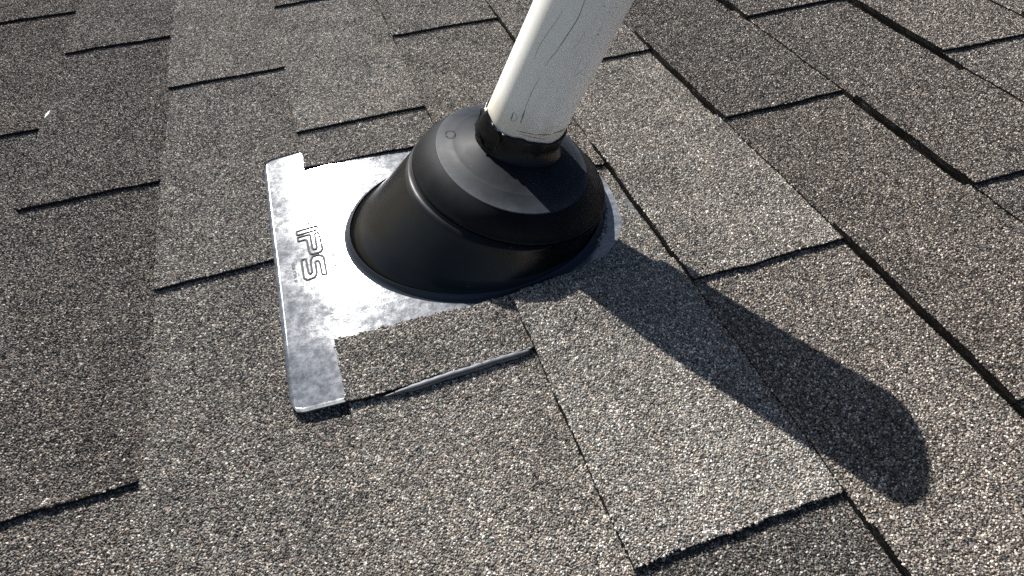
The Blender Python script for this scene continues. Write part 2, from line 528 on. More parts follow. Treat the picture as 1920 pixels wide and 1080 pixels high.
cut_hi = lambda x: float(np.interp(x, CUT_HX, CUT_HY))

def tab_ends(c):
    near = NEAR.get(c)
    if near is None:
        o = (0.275 if c % 2 == 0 else 0.105) + 0.004 * c
        near = [o + 0.359 * k for k in range(-2, 4)]
    else:
        near = list(near)
        while near[0] > -0.45: near.insert(0, near[0] - 0.358)
        while near[-1] < 1.40: near.append(near[-1] + 0.357)
    out = []
    for i, y in enumerate(near):
        far = y + 0.185 + 0.035 * math.sin(i * 2.1 + c * 1.7)
        out.append((y, far))
    return out

for c in range(C0, C1 + 1):
    xc = (c - 3) * P
    ends = tab_ends(c)
    nx = 13 if 1 <= c <= 4 else 9
    xs = np.linspace(xc, xc + P + 0.004, nx)
    # three tabs to a shingle; the joint lies at the far end of a tab
    y_start = -0.62
    bounds = [y_start] + [e[1] for i, e in enumerate(ends) if (i + c) % 3 == 0] + [1.75]
    bounds = [b for i, b in enumerate(bounds) if i == 0 or b - bounds[i - 1] > 0.2]
    bounds[-1] = 1.75
    skip_t = lambda gx, gy, ends=ends: np.any([(gy > a + 0.002) & (gy < b - 0.002) for a, b in ends], axis=0)
    for bi in range(len(bounds) - 1):
        ya, yb = bounds[bi] + 0.0001, bounds[bi + 1] - 0.0001
        # stones are laid per stretch so that each carries the tone of its tab
        root = None
        def part(name, tooth, ylo, yhi, drop, tn, parent, xs_=xs, skip=None):
            return sheet(name, parent, c, tooth, xs_, ylo, yhi, drop, tn, skip)
        segs = []
        cuts = [ya] + [e[0] for e in ends if ya + 0.02 < e[0] < yb - 0.02] + [yb]
        pieces = []
        for k in range(len(cuts) - 1):
            a, b = cuts[k], cuts[k + 1]
            key = max([e[0] for e in ends if e[0] <= a + 0.003] or [ends[0][0] - 0.36])
            pieces.append((a, b, tone(c, key)))
        # body: joined below from stretches of one strip
        objs = []
        for (a, b, tn) in pieces:
            todo = []
            if c == 2 and a < 0.45 < b or c == 2 and (a < 0.56 < b or a < 0.34 < b):
                lo, hi = (lambda x: .3354 - .03 * (x + .143)), (lambda x: .5751 - .045 * (x + .143))
                if a < 0.33: todo.append((lambda x, a=a: a, lambda x, b=b: min(b, lo(x)), xs))
                if b > 0.57: todo.append((lambda x, a=a: max(a, hi(x)), lambda x, b=b: b, xs))
            elif c == 3 and a < 0.57 and b > 0.33:
                xs3 = np.unique(np.concatenate([np.linspace(0, 0.0927, 7), [.1, .1114, .118, .1235, .128, .1310, .133, .1344, .138, P + 0.004]]))
                in1 = lambda x: x <= .1344
                if a < 0.33:
                    todo.append((lambda x, a=a: a, lambda x, b=b: min(b, cut_lo(x)) if x <= .1344 else min(b, .4388), xs3))
                if b > 0.4388:
                    todo.append((lambda x, a=a: max(a, cut_hi(x)) if x <= .1344 else max(a, .4388), lambda x, b=b: max(b, cut_hi(x)), xs3))
            else:
                todo.append((lambda x, a=a: a, lambda x, b=b: b, xs))
            for (f0, f1, xx) in todo:
                if all(f1(x) - f0(x) < 0.002 for x in xx): continue
                objs.append(sheet('shingle', roof, c, False, xx, f0, f1, 0.0075, tn, skip_t))
        for (ta, tb) in ends:
            if ta < ya - 0.003 or ta > yb - 0.01: continue
            tb_ = min(tb, yb)
            tn = tone(c, ta)
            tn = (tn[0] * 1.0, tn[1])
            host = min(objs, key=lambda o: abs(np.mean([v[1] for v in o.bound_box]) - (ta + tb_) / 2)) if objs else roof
            xt = xs.copy(); xt[0] -= 0.0007
            f0, f1 = (lambda x, a=ta: a), (lambda x, b=tb_: b)
            if c == 2 and abs(ta - 0.277) < 0.01:
                f1 = lambda x: .3354 - .03 * (x + .143)
            if c == 3 and abs(ta - 0.104) < 0.01:
                f1 = lambda x, b=tb_: min(b + 0.03, cut_lo(max(x, 0)))
            if c == 3 and abs(ta - 0.4645) < 0.01:
                xt = np.array([-0.0007, .012, .025, .04, .055, .07, .085, .1, .112, .1201, .1255, .1305, .1317, .133, .138, P + 0.004])
                f0 = lambda x: max(.4645, cut_hi(min(max(x, 0), .1344)))
            if c == 2 and ta < 0.57 < tb_ and ta > 0.3: continue
            sheet('shingle_tab', host, c, True, xt, f0, f1, 0.0050, tn)

# outer courses of the same roof, real steps and tabs, one joined part
def outer_courses():
    V = []; F = []; A = []
    def slab(x0, x1, y0, y1, z0, z1, d, tn):
        A.extend([base_tone(*tn)] * 8)
        n = len(V)
        for (x, z) in ((x0, z0), (x1, z1)):
            for y in (y0, y1):
                V.append((x, y, z)); V.append((x, y, z - d))
        F.append((n, n + 4, n + 6, n + 2)); F.append((n, n + 2, n + 3, n + 1)); F.append((n, n + 1, n + 5, n + 4)); F.append((n + 2, n + 6, n + 7, n + 3))
    for c in range(-12, 22):
        xc = (c - 3) * P
        spans = [(-1.75, 4.05)] if (c < C0 or c > C1) else [(-1.75, -0.6206), (1.7506, 4.05)]
        for a, b in spans:
            slab(xc, xc + P + 0.004, a, b, Z0 + H, Z0 - 0.0001, 0.0075, DEFAULT_TONE(c))
            o = (0.275 if c % 2 == 0 else 0.105) + 0.004 * c
            for k in range(-7, 13):
                y = o + 0.359 * k + random.uniform(-0.006, 0.006)
                y2 = y + random.uniform(0.15, 0.21)
                if y < a or y2 > b: continue
                slab(xc - 0.0007, xc + P + 0.003, y, y2, Z0 + H + TT, Z0 + TT, 0.0046, (DEFAULT_TONE(c)[0] + random.uniform(-0.12, 0.12), 0.03))
    mi = [1 if i % 4 == 0 else 0 for i in range(len(F))]
    o = mesh_np('outer_shingle', V, F, [M_ASPH, M_BED], roof, mi=mi, attr=A)
    o['kind'] = 'stuff'
outer_courses()

# ------------------------------------------------------------------ house and ground below
def world_box(name, lo, hi, mat):
    x0, y0, z0 = lo; x1, y1, z1 = hi
    V = [(x0, y0, z0), (x1, y0, z0), (x1, y1, z0), (x0, y1, z0), (x0, y0, z1), (x1, y0, z1), (x1, y1, z1), (x0, y1, z1)]
    F = [(0, 3, 2, 1), (4, 5, 6, 7), (0, 1, 5, 4), (1, 2, 6, 5), (2, 3, 7, 6), (3, 0, 4, 7)]
    o = mesh_np(name, V, F, mat)
    o.matrix_world = Matrix.Identity(4)
    o['kind'] = 'structure'
    return o
M_WALL = simple('painted_siding', (0.55, 0.52, 0.46), 0.8)
M_GROUND, N, L, b = nodes('dry_grass')
tcg = N.new('ShaderNodeTexCoord')
ng = noise(N, L, 0.6, 8, 0.7, tcg.outputs['Object'])
rg = ramp(N, [(0.3, (0.10, 0.11, 0.06)), (0.6, (0.20, 0.18, 0.12)), (0.8, (0.28, 0.25, 0.18))])
L.new(ng.outputs['Fac'], rg.inputs[0]); L.new(rg.outputs[0], b.inputs['Base Color'])
b.inputs['Roughness'].default_value = 0.95
world_box('ground', (-900, -900, -4.2), (900, 900, -4.0), M_GROUND)
world_box('house_wall', (-1.7, -1.5, -4.0), (2.2, 3.8, -1.05), M_WALL)

# ------------------------------------------------------------------ flashing boot
FL = (-0.02, 0.445, 0.0)
boot = empty('pipe_flashing', FL)
tag(boot, 'galvanised plate with a black rubber boot sealing round the white vent pipe', 'roof flashing')

def zfl(x, y):
    """Height of the metal plate: lies over the course below and slips under the ones above."""
    z = np.interp(x, [-0.19, -0.165, -0.146, -0.12, -0.10, -0.05, 0.0, 0.14], [0.0032, 0.0046, 0.0052, 0.0050, 0.0043, 0.0018, -0.0006, -0.0030])
    z = z - 0.0010 * sstep(0.36, 0.285, y) * sstep(-0.12, -0.18, x)
    z = z + 0.00035 * np.sin(y * 38 + 1.0) * sstep(-0.10, -0.18, x) + 0.0002 * np.sin(y * 90 + x * 60)
    return z

def plate():
    xl, xr, yb, yt, r = -0.1840, 0.150, 0.2835, 0.6075, 0.0105
    nx, ny = 86, 84
    xs = np.linspace(xl, xr, nx); ys = np.linspace(0, 1, ny)
    X = np.zeros((nx, ny)); Y = np.zeros((nx, ny))
    for i, x in enumerate(xs):
        d = max(0.0, r - (x - xl)) / r
        cut = r * (1 - math.sqrt(max(0.0, 1 - d * d)))
        b0 = yb - 0.004 * sstep(-0.184, -0.135, x) + cut; t0 = yt + 0.001 + cut * -1
        X[i] = x; Y[i] = b0 + (t0 - b0) * ys
    Z = zfl(X, Y)
    # turned down hem round the free edge
    top = np.stack([X, Y, Z], -1).reshape(-1, 3)
    idx = np.arange(nx * ny).reshape(nx, ny)
    q = np.stack([idx[:-1, :-1], idx[1:, :-1], idx[1:, 1:], idx[:-1, 1:]], -1).reshape(-1, 4)
    ring = np.concatenate([idx[0, :], idx[1:, -1], idx[-1, -2::-1], idx[-2:0:-1, 0]])
    V = top; Fs = [q]
    prev = ring
    cx, cy = -0.02, 0.445
    for (out, dn) in ((0.0001, 0.0002), (0.0002, 0.0008), (0.0001, 0.0014)):
        base = top[ring].copy()
        dirx = np.where(base[:, 0] < -0.18, -1, np.where(base[:, 0] > 0.145, 1, 0)).astype(float)
        diry = np.where(base[:, 1] < 0.30, -1, np.where(base[:, 1] > 0.59, 1, 0)).astype(float)
        base[:, 0] += out * dirx; base[:, 1] += out * diry; base[:, 2] -= dn
        n0 = len(V); V = np.concatenate([V, base]); cur = n0 + np.arange(len(ring))
        Fs.append(np.stack([prev, cur, np.roll(cur, -1), np.roll(prev, -1)], -1))
        prev = cur
    sm = np.concatenate([np.full(len(f), i == 0) for i, f in enumerate(Fs)])
    return mesh_np('flange', V, Fs, M_GALV, boot, shift=FL, smooth=sm)
flange = plate()

def ribbon(name, pts, width, mat, parent, zf, shift=FL, closed=False, hgt=0.00025):
    """Narrow raised bead following a path on a surface."""
    P_ = np.array(pts, float)
    seg = []
    m = len(P_)
    rng = range(m if closed else m - 1)
    for i in rng:
        a, b_ = P_[i], P_[(i + 1) % m]
        k = max(1, int(np.linalg.norm(b_ - a) / 0.002))
        for j in range(k): seg.append(a + (b_ - a) * j / k)
    if not closed: seg.append(P_[-1])
    S = np.array(seg); n = len(S)
    nxt = np.roll(S, -1, 0) if closed else np.concatenate([S[1:], [2 * S[-1] - S[-2]]])
    prv = np.roll(S, 1, 0) if closed else np.concatenate([[2 * S[0] - S[1]], S[:-1]])
    t = nxt - prv; t /= np.linalg.norm(t, axis=1)[:, None] + 1e-12
    nr = np.stack([-t[:, 1], t[:, 0]], -1)
    V = []
    for (o_, h_) in ((-0.5, 0.2), (-0.36, 1), (0.36, 1), (0.5, 0.2)):
        q_ = S + nr * width * o_
        V.append(np.stack([q_[:, 0], q_[:, 1], zf(q_[:, 0], q_[:, 1]) + hgt * h_ + 0.0004], -1))
    V = np.concatenate(V)
    Fs = []
    for r_ in range(3):
        for i in range(n if closed else n - 1):
            j = (i + 1) % n
            Fs.append((r_ * n + i, r_ * n + j, (r_ + 1) * n + j, (r_ + 1) * n + i))
    Fs = [f[::-1] for f in Fs]
    return V, Fs

def ribbons(name, paths, width, mat, parent, zf, shift=FL, closed=False, hgt=0.00025, label=None, smooth=False):
    V = []; F = []; n = 0
    for p_ in paths:
        v, f = ribbon(name, p_, width, mat, parent, zf, shift, closed, hgt)
        V.append(v); F += [tuple(i + n for i in ff) for ff in f]; n += len(v)
    o = mesh_np(name, np.concatenate(V), F, mat, parent, shift=shift, smooth=smooth)
    if label: o['label'] = label
    return o

def rounded(path, r=0.0009):
    out = []
    m = len(path)
    for i in range(m):
        a, b_, c_ = np.array(path[i - 1]), np.array(path[i]), np.array(path[(i + 1) % m])
        u = a - b_; v = c_ - b_
        lu, lv = np.linalg.norm(u), np.linalg.norm(v)
        d = min(r, lu * .4, lv * .4)
        p0, p2 = b_ + u / lu * d, b_ + v / lv * d
        for t in (0, .5, 1):
            out.append(tuple((1 - t) ** 2 * p0 + 2 * t * (1 - t) * b_ + t * t * p2))
    return out

LI = [(-.1607, .4805), (-.1413, .4805), (-.1406, .4750), (-.1605, .4750)]
LP = [(-.1606, .4717), (-.1488, .4713), (-.1490, .4534), (-.1479, .4499), (-.1460, .4496), (-.1450, .4518), (-.1446, .4709), (-.1409, .4709), (-.1404, .4473), (-.1423, .4445), (-.1480, .4441), (-.1513, .4452), (-.1525, .4498), (-.1525, .4635), (-.1538, .4662), (-.1604, .4662)]
LS = [(-.1603, .4415), (-.1562, .4412), (-.1558, .4225), (-.1546, .4202), (-.1526, .4217), (-.1526, .4367), (-.1500, .4417), (-.1450, .4416), (-.1408, .4378), (-.1408, .4145), (-.1446, .4150), (-.1449, .4316), (-.1462, .4346), (-.1486, .4341), (-.1489, .4188), (-.1508, .4148), (-.1574, .4140), (-.1602, .4177)]
let = bpy.data.objects.new('letter', None)
for nm, pth in (('letter_I', LI), ('letter_P', LP), ('letter_S', LS)):
    ribbons('letter', [rounded(pth)], 0.0020, M_LINE, flange, zfl, closed=True, hgt=0.0003, shift=FL)
bpy.data.objects.remove(let)

# faint worn print beside the letters
def squiggles(x, y0, y1, h, n, seed):
    rr = random.Random(seed); out = []
    for i in range(n):
        y = y0 + (y1 - y0) * (i + .3) / n
        w = abs(y1 - y0) / n * 0.55
        k = rr.randint(0, 3)
        if k == 0: out.append([(x, y), (x + h, y)])
        elif k == 1: out.append([(x, y), (x + h, y), (x + h, y - w), (x + h * .5, y - w), (x + h * .5, y)])
        elif k == 2: out.append([(x + h, y), (x, y), (x, y - w), (x + h, y - w)])
        else: out.append([(x, y), (x + h, y), (x + h, y - w)])
    return out
ribbons('worn_print', squiggles(-.1333, .4601, .4205, .0015, 15, 3), 0.00065, M_FAINT, flange, zfl, hgt=0.0001, shift=FL)
ribbons('worn_print', squiggles(-.1690, .4420, .4150, .0026, 7, 5), 0.00065, M_FAINT, flange, zfl, hgt=0.0001, shift=FL)
ribbons('worn_print', squiggles(-.1500, .4890, .4870, .006, 2, 9), 0.0006, M_FAINT, flange, zfl, hgt=0.0001, shift=FL)

# hem of the plate showing as a grey bead along the tab below
def hem():
    ys_ = []; n = 60; m = 10
    V = []
    for i in range(n):
        s = i / (n - 1)
        x = -0.1165 + s * (0.1165 - 0.0040)
        yc = 0.2737 + 0.0030 * s + 0.0002 * math.sin(s * 19)
        r = 0.0026 * (0.25 + 0.75 * sstep(0, 0.22, s)) * (1 - 0.25 * sstep(0.9, 1.0, s)) * (1 + 0.05 * math.sin(s * 31) + 0.06 * math.sin(s * 71 + 1))
        zc = float(surf(2, False, x, 0.27)) + 0.0022
        for j in range(m):
            a = j / m * 2 * math.pi
            V.append((x, yc + r * math.cos(a) * 1.15, zc + r * math.sin(a)))
    F = [(i * m + j, i * m + (j + 1) % m, (i + 1) * m + (j + 1) % m, (i + 1) * m + j) for i in range(n - 1) for j in range(m)]
    F = [f[::-1] for f in F]
    F.append(tuple(range(m))); F.append(tuple((n - 1) * m + j for j in reversed(range(m))))
    return mesh_np('hem', V, F, M_RIM, boot, shift=FL, smooth=True)
h = hem(); h['label'] = 'grey rolled edge of the plate showing below the shingle'
# --- skirt, shoulder, cone
NA = 128
def ringpts(c, a, b_, phi, psi=0.0, n=NA):
    th = np.arange(n) / n * 2 * np.pi
    e2 = np.array([math.cos(phi), 0, -math.sin(phi)]); e1 = np.array([0, 1.0, 0])
    u = math.cos(psi) * e2 + math.sin(psi) * e1; w = -math.sin(psi) * e2 + math.cos(psi) * e1
    return np.array(c) + a * np.outer(np.cos(th - psi), u) + b_ * np.outer(np.sin(th - psi), w)

RB = ringpts((.0010, .4385, .0), .1150, .0985, 0.0, -0.16)
RB[:, 2] = zfl(RB[:, 0], RB[:, 1]) + 0.0003
R1 = ringpts((.0408, .4525, .0300), .0882, .1013, 0.25, -0.10)
R1[:, 2] = np.maximum(R1[:, 2], 0.0045)
R2 = ringpts((.0442, .4529, .0500), .0680, .0885, 0.25, -0.14)
R3 = ringpts((.0526, .4552, .0580), .0398, .0392, 0.30, 0.0)

def lerp(a, b_, t): return a + (b_ - a) * t
def off(R, c, k, dz):
    """Ring moved out from its own centre by k metres and along z by dz."""
    m = R.mean(0); d = R - m; d /= np.linalg.norm(d, axis=1)[:, None]
    o = R + d * k; o[:, 2] += dz
    return o

def loft(name, rings, mat, parent=boot, smooth=True, shift=FL, attr=None):
    n = len(rings[0]); V = np.concatenate(rings)
    i = np.arange(n); j = np.roll(i, -1)
    F = [np.stack([k * n + i, k * n + j, (k + 1) * n + j, (k + 1) * n + i], -1) for k in range(len(rings) - 1)]
    return mesh_np(name, V, F, mat, parent, shift=shift, smooth=smooth, attr=attr)

sk = [off(RB, 0, 0.0020, -0.0003), off(RB, 0, 0.0018, 0.0008), off(RB, 0, 0.0014, 0.0030)]
for t in (0.15, 0.3, 0.5, 0.7, 0.85, 0.94, 1.0):
    r_ = lerp(RB, R1, t)
    bulge = -0.0012 * math.sin(math.pi * t)
    r_ = off(r_, 0, bulge, 0)
    sk.append(r_)
sk[-2] = off(sk[-2], 0, 0.0006, 0)
sk[-1] = off(R1, 0, 0.0008, -0.0042)
sk += [off(R1, 0, 0.0004, -0.0030), off(R1, 0, -0.0008, -0.0025), off(R1, 0, -0.0026, -0.0030), off(R1, 0, -0.0036, -0.0048)]
skirt = loft('skirt', sk, M_SKIRT)

fl = []
for (k, dz) in ((0.0072, -0.0005), (0.0064, 0.0000), (0.0054, 0.0003), (0.0044, 0.0008), (0.0034, 0.0016), (0.0024, 0.0028), (0.0014, 0.0042), (0.0004, 0.0050)):
    r_ = off(RB, 0, k, 0)
    r_[:, 2] = zfl(r_[:, 0], r_[:, 1]) + dz + 0.0002
    fl.append(r_)
loft('foot_flare', fl, M_FLARE)

G0 = off(R1, 0, -0.0036, -0.0046)
sh = [G0, off(R1, 0, -0.0030, -0.0018), off(R1, 0, -0.0004, -0.0014), off(R1, 0, 0.0006, -0.0006), off(R1, 0, 0.0006, 0.0006), off(R1, 0, -0.0002, 0.0018)]
A_ = off(R1, 0, -0.0012, 0.0028)
for t in (0.0, 0.12, 0.3, 0.5, 0.7, 0.88, 1.0):
    sh.append(off(lerp(A_, R2, t), 0, 0.0012 * math.sin(math.pi * t), 0.0006 * math.sin(math.pi * t)))
shoulder = loft('shoulder', sh, M_SHOULDER)

R2i = off(R2, 0, -0.0012, 0.0007)
cn = [R2, off(R2, 0, -0.0003, 0.0005), R2i]
for t in (0.08, 0.2, 0.36, 0.40, 0.44, 0.6, 0.8, 0.93, 1.0):
    k = -0.0005 * math.sin(math.pi * t)
    if 0.39 < t < 0.41: k += 0.00015
    cn.append(off(lerp(R2i, R3, t), 0, 0, k))
dust = [0.5, 0.7, 0.75, 0.5, 0.28, 0.12, 0.32, 0.14, 0.08, 0.05, 0, 0]
cone = loft('cone', cn, M_CONE, attr=np.repeat(np.array([[d, d, d, 1] for d in dust]), NA, 0))
def cone_z(x, y):
    # top of the cone near its left side, by fan interpolation between the rings
    x = np.asarray(x, float); y = np.asarray(y, float)
    c_ = np.array([.048, .454])
    th = np.arctan2(y - c_[1], x - c_[0])
    a2 = np.arctan2(R2i[:, 1] - c_[1], R2i[:, 0] - c_[0]); o2 = np.argsort(a2)
    r2 = np.hypot(R2i[:, 0] - c_[0], R2i[:, 1] - c_[1])
    a3 = np.arctan2(R3[:, 1] - c_[1], R3[:, 0] - c_[0]); o3 = np.argsort(a3)
    r3 = np.hypot(R3[:, 0] - c_[0], R3[:, 1] - c_[1])
    rr2 = np.interp(th, a2[o2], r2[o2], period=2 * np.pi); z2 = np.interp(th, a2[o2], R2i[o2, 2], period=2 * np.pi)
    rr3 = np.interp(th, a3[o3], r3[o3], period=2 * np.pi); z3 = np.interp(th, a3[o3], R3[o3, 2], period=2 * np.pi)
    r = np.hypot(x - c_[0], y - c_[1]); t = np.clip((rr2 - r) / (rr2 - rr3), 0, 1)
    return z2 + (z3 - z2) * t - 0.0002 * np.sin(np.pi * t) + 0.0002
th = np.linspace(0, 2 * np.pi, 29)[:-1]
EC = (-0.003, 0.481)
ribbons('moulded_oval', [[(EC[0] + .0042 * math.cos(t), EC[1] + .0072 * math.sin(t)) for t in th]], 0.0007, M_SHOULDER, cone, cone_z, closed=True, hgt=0.0002, shift=FL, smooth=True)

# --- seal gripping the pipe, torn along its top
F0 = np.array([.0172, .458, 0.0])
D_ = np.array([math.sin(T), 0, math.cos(T)])
E2 = np.array([math.cos(T), 0, -math.sin(T)]); E1 = np.array([0, 1.0, 0])
def cyl(ang, r, ax):
    """Point at angle (deg), radius and distance along the pipe."""
    a = np.radians(ang)
    a, r, ax = np.broadcast_arrays(a, r, ax)
    return F0 + (r * np.cos(a))[..., None] * E2 + (r * np.sin(a))[..., None] * E1 + ax[..., None] * D_

TOPA = [0, 60, 120, 150, 163, 177, 190, 200, 207, 217, 232, 240, 247, 253, 259, 268, 280, 290, 300, 312, 325, 345, 360]
TOPH = [.097, .097, .094, .088, .0845, .0850, .0840, .0832, .0815, .0822, .0834, .0852, .0868, .0862, .0870, .0874, .0885, .0888, .0905, .0925, .0950, .0965, .097]
def seal():
    n = 192
    ang = np.arange(n) / n * 360
    top = np.interp(ang, TOPA, TOPH) + 0.0002 * np.sin(np.radians(ang) * 11) + 0.0001 * np.sin(np.radians(ang) * 29)
    # foot meets the cone
    rings = []
    R3b = ringpts((.0526, .4552, .0572), .0392, .0386, 0.30, 0.0, n)
    rel = R3b - F0
    axb = rel @ D_; rb = np.hypot(rel @ E2, rel @ E1); ab = np.degrees(np.arctan2(rel @ E1, rel @ E2)) % 360
    o = np.argsort(ab)
    axf = np.interp(ang, ab[o], axb[o], period=360); rf = np.interp(ang, ab[o], rb[o], period=360)
    rings.append(cyl(ang, rf + 0.0012, axf - 0.0016))
    rings.append(cyl(ang, rf + 0.0002, axf + 0.0004))
    for k, t in enumerate((0.06, 0.15, 0.3, 0.45, 0.6, 0.75, 0.88, 0.96, 1.0)):
        ax = axf + (top - axf) * t
        r = rf + (0.0372 - rf) * min(1, t * 2.6)
        wr = 0.00016 * np.sin(np.radians(ang) * 5 + t * 5) + 0.00008 * np.sin(np.radians(ang) * 13 - t * 7)
        wl_ = sstep(150, 175, ang) * (1 - sstep(225, 245, ang))
        wr = wr + wl_ * (0.0007 * np.sin(ang * 0.31 + t * 8) + 0.0005 * np.sin(ang * 0.62 - t * 17))
        rings.append(cyl(ang, r + wr * (t > .1), ax))
    rings.append(cyl(ang, 0.0361, top + 0.0005))
    rings.append(cyl(ang, 0.0352, top + 0.0002))
    return loft('seal_collar', rings, M_SEAL)
collar = seal()

def flap(name, pts, thick=0.0009):
    """Crumpled piece of torn rubber: a small grid bent out from the pipe, with thickness."""
    G = np.array(pts, float)           # rows x cols x (angle, radius, axial)
    nr, nc = G.shape[:2]
    # refine
    kr, kc = 4, 4
    ri = np.linspace(0, nr - 1, (nr - 1) * kr + 1); ci = np.linspace(0, nc - 1, (nc - 1) * kc + 1)
    Q = np.zeros((len(ri), len(ci), 3))
    for d in range(3):
        tmp = np.array([np.interp(ci, range(nc), G[r, :, d]) for r in range(nr)])
        Q[:, :, d] = np.array([np.interp(ri, range(nr), tmp[:, k]) for k in range(len(ci))]).T
    X = cyl(Q[..., 0], Q[..., 1], Q[..., 2])
    rr = np.random.default_rng(11)
    X = X + (rr.random(X.shape) - .5) * 0.0004
    a, b_ = X.shape[:2]
    nrm = np.cross(np.gradient(X, axis=0), np.gradient(X, axis=1)); nrm /= np.linalg.norm(nrm, axis=-1)[..., None] + 1e-12
    V = np.concatenate([X.reshape(-1, 3), (X + nrm * thick).reshape(-1, 3)])
    idx = np.arange(a * b_).reshape(a, b_); n0 = a * b_
    q = np.stack([idx[:-1, :-1], idx[1:, :-1], idx[1:, 1:], idx[:-1, 1:]], -1).reshape(-1, 4)
    ring = np.concatenate([idx[0, :], idx[1:, -1], idx[-1, -2::-1], idx[-2:0:-1, 0]])
    w = np.stack([ring, np.roll(ring, -1), n0 + np.roll(ring, -1), n0 + ring], -1)
    return mesh_np(name, V, [q[:, ::-1], q + n0, w], M_SEAL, boot, shift=FL, smooth=True)
flap('torn_flap', [
    [(160, .0378, .067), (175, .0388, .065), (190, .0392, .064), (205, .0388, .0645), (220, .0380, .067)],
    [(158, .0382, .074), (172, .0412, .071), (188, .0408, .070), (204, .0400, .071), (221, .0381, .074)],
    [(160, .0384, .081), (170, .0405, .0805), (184, .0412, .080), (200, .0388, .0785), (220, .0379, .079)],
    [(164, .0376, .0860), (172, .0398, .0885), (182, .0402, .0880), (196, .0384, .0835), (214, .0376, .0815)],
    [(168, .0365, .0870), (174, .0380, .0900), (182, .0380, .0893), (192, .0372, .0850), (206, .0368, .0822)]])
def rolled_lip():
    n = 26; m = 8; V = []
    for i in range(n):
        t = i / (n - 1)
        a = 168 + 48 * t; ax = .0865 - .0245 * math.sin(t * math.pi / 2) ; r0 = .0408 - .0012 * t
        c_ = cyl(a, r0, ax)
        u = cyl(a, r0 + 1, ax) - c_; w = D_
        rad = .0009 * (0.4 + 0.6 * math.sin(math.pi * t))
        for j in range(m):
            q = 2 * math.pi * j / m
            V.append(c_ + u * rad * math.cos(q) + w * rad * math.sin(q))
    F = [(i * m + j, i * m + (j + 1) % m, (i + 1) * m + (j + 1) % m, (i + 1) * m + j) for i in range(n - 1) for j in range(m)]
    F += [tuple(range(m))[::-1], tuple((n - 1) * m + j for j in range(m))]
    return mesh_np('rolled_lip', np.array(V), F, M_SEAL, boot, shift=FL, smooth=True)
rolled_lip()

# ------------------------------------------------------------------ the vent pipe
pipe = empty('vent_pipe', tuple(F0))
tag(pipe, 'scuffed white plastic vent pipe standing out of the black rubber boot', 'pipe')
pipe.matrix_world = Matrix.Translation(W @ Vector(F0))
def pipe_mesh():
    n = 96; ro, ri = 0.0350, 0.0312
    prof = [(ro, -0.02), (ro, 0.05), (ro, 0.1), (ro, 0.15), (ro, 0.2), (ro, 0.25), (ro, 0.3010), (ro - 0.0006, 0.3025), (ri + 0.0006, 0.3025), (ri, 0.3015), (ri, 0.15), (ri, -0.02)]
    a = np.arange(n) / n * 2 * np.pi
    rings = [np.stack([r * np.cos(a), r * np.sin(a), np.full(n, z)], -1) for r, z in prof]
    V = np.concatenate(rings)
    i = np.arange(n); j = np.roll(i, -1)
    F = [np.stack([k * n + i, k * n + j, (k + 1) * n + j, (k + 1) * n + i], -1) for k in range(len(rings) - 1)]
    o = mesh_np('tube', V, F, M_PVC, pipe, smooth=True)
    return o
tube = pipe_mesh()

def pipe_mark(name, paths, widths, mat):
    """Scuffs and strokes lying on the pipe wall, given by angle and height."""
    for pth, w in zip(paths, widths):
        V = []; F = []
        P_ = np.array(pth, float)
        # dense resample
        s = np.concatenate([[0], np.cumsum(np.hypot(np.diff(P_[:, 0]) * 0.00061, np.diff(P_[:, 1])))])
        m = max(4, int(s[-1] / 0.0012))
        t = np.linspace(0, s[-1], m)
        a = np.interp(t, s, P_[:, 0]); h_ = np.interp(t, s, P_[:, 1])
        ker = np.ones(3) / 3
        if m > 6:
            a[1:-1] = np.convolve(a, ker, 'valid'); h_[1:-1] = np.convolve(h_, ker, 'valid')
        da = np.gradient(a) * 0.00061; dh = np.gradient(h_); l = np.hypot(da, dh) + 1e-12
        na, nh = -dh / l / 0.00061, da / l
        ww = w * (0.25 + 0.75 * np.sin(np.pi * np.linspace(0.04, 0.96, m))) * (0.8 + 0.4 * RNG.random(m))
        n0 = len(V)
        for k in range(m):
            for sgn in (-.5, 0, .5):
                ang = math.radians(a[k] + na[k] * ww[k] * sgn); z = h_[k] + nh[k] * ww[k] * sgn
                r = 0.03508 if sgn else 0.03514
                V.append((r * math.cos(ang), r * math.sin(ang), z))
        for k in range(m - 1):
            for c_ in (0, 1):
                i = n0 + k * 3 + c_
                F.append((i, i + 3, i + 4, i + 1))
        mesh_np(name, V, F, mat, pipe)
pipe_mark('scratch', [[(239.6, .2120), (240.6, .2033), (242.7, .1909), (240.8, .1811), (238.8, .1727), (236.3, .162), (232.9, .1548), (231.2, .1481)],
                      [(232, .110), (234.4, .098)], [(219.1, .1025), (220.8, .0954)]], [.0006, .0012, .0013], M_SCUFF)
pipe_mark('scratch', [[(221.5, .190), (220.1, .181), (215.6, .1691), (212.9, .1576), (214.0, .1475)], [(231.4, .1391), (230.0, .1257), (231.4, .1118), (232.4, .108)],
                      ], [.0005, .0006], M_SCUFF2)
pipe_mark('scratch', [[(220.8, .0954), (225.5, .0965), (228.0, .0995), (225.0, .1022), (219.5, .1026)]], [.0007], M_SCUFF2)
pipe_mark('scuff', [[(271.1, .1667), (270.6, .1591), (270.2, .1499)], [(281.4, .1634), (281.6, .1592)], [(280.3, .1563), (277, .153), (273.0, .1497)],
                    [(284.5, .165), (284.0, .157)], [(275.9, .1919), (274.8, .185), (273.8, .1785)], [(288, .160), (287, .152)],
                    [(258, .185), (255, .170)], [(225, .215), (222, .2)], [(262, .135), (258, .1335)], [(246, .118), (243, .1172)]],
          [.0004, .0004, .0004, .0003, .0003, .0003, .0003, .0004, .0004, .0003], M_SCUFF2)
rnd = random.Random(4)
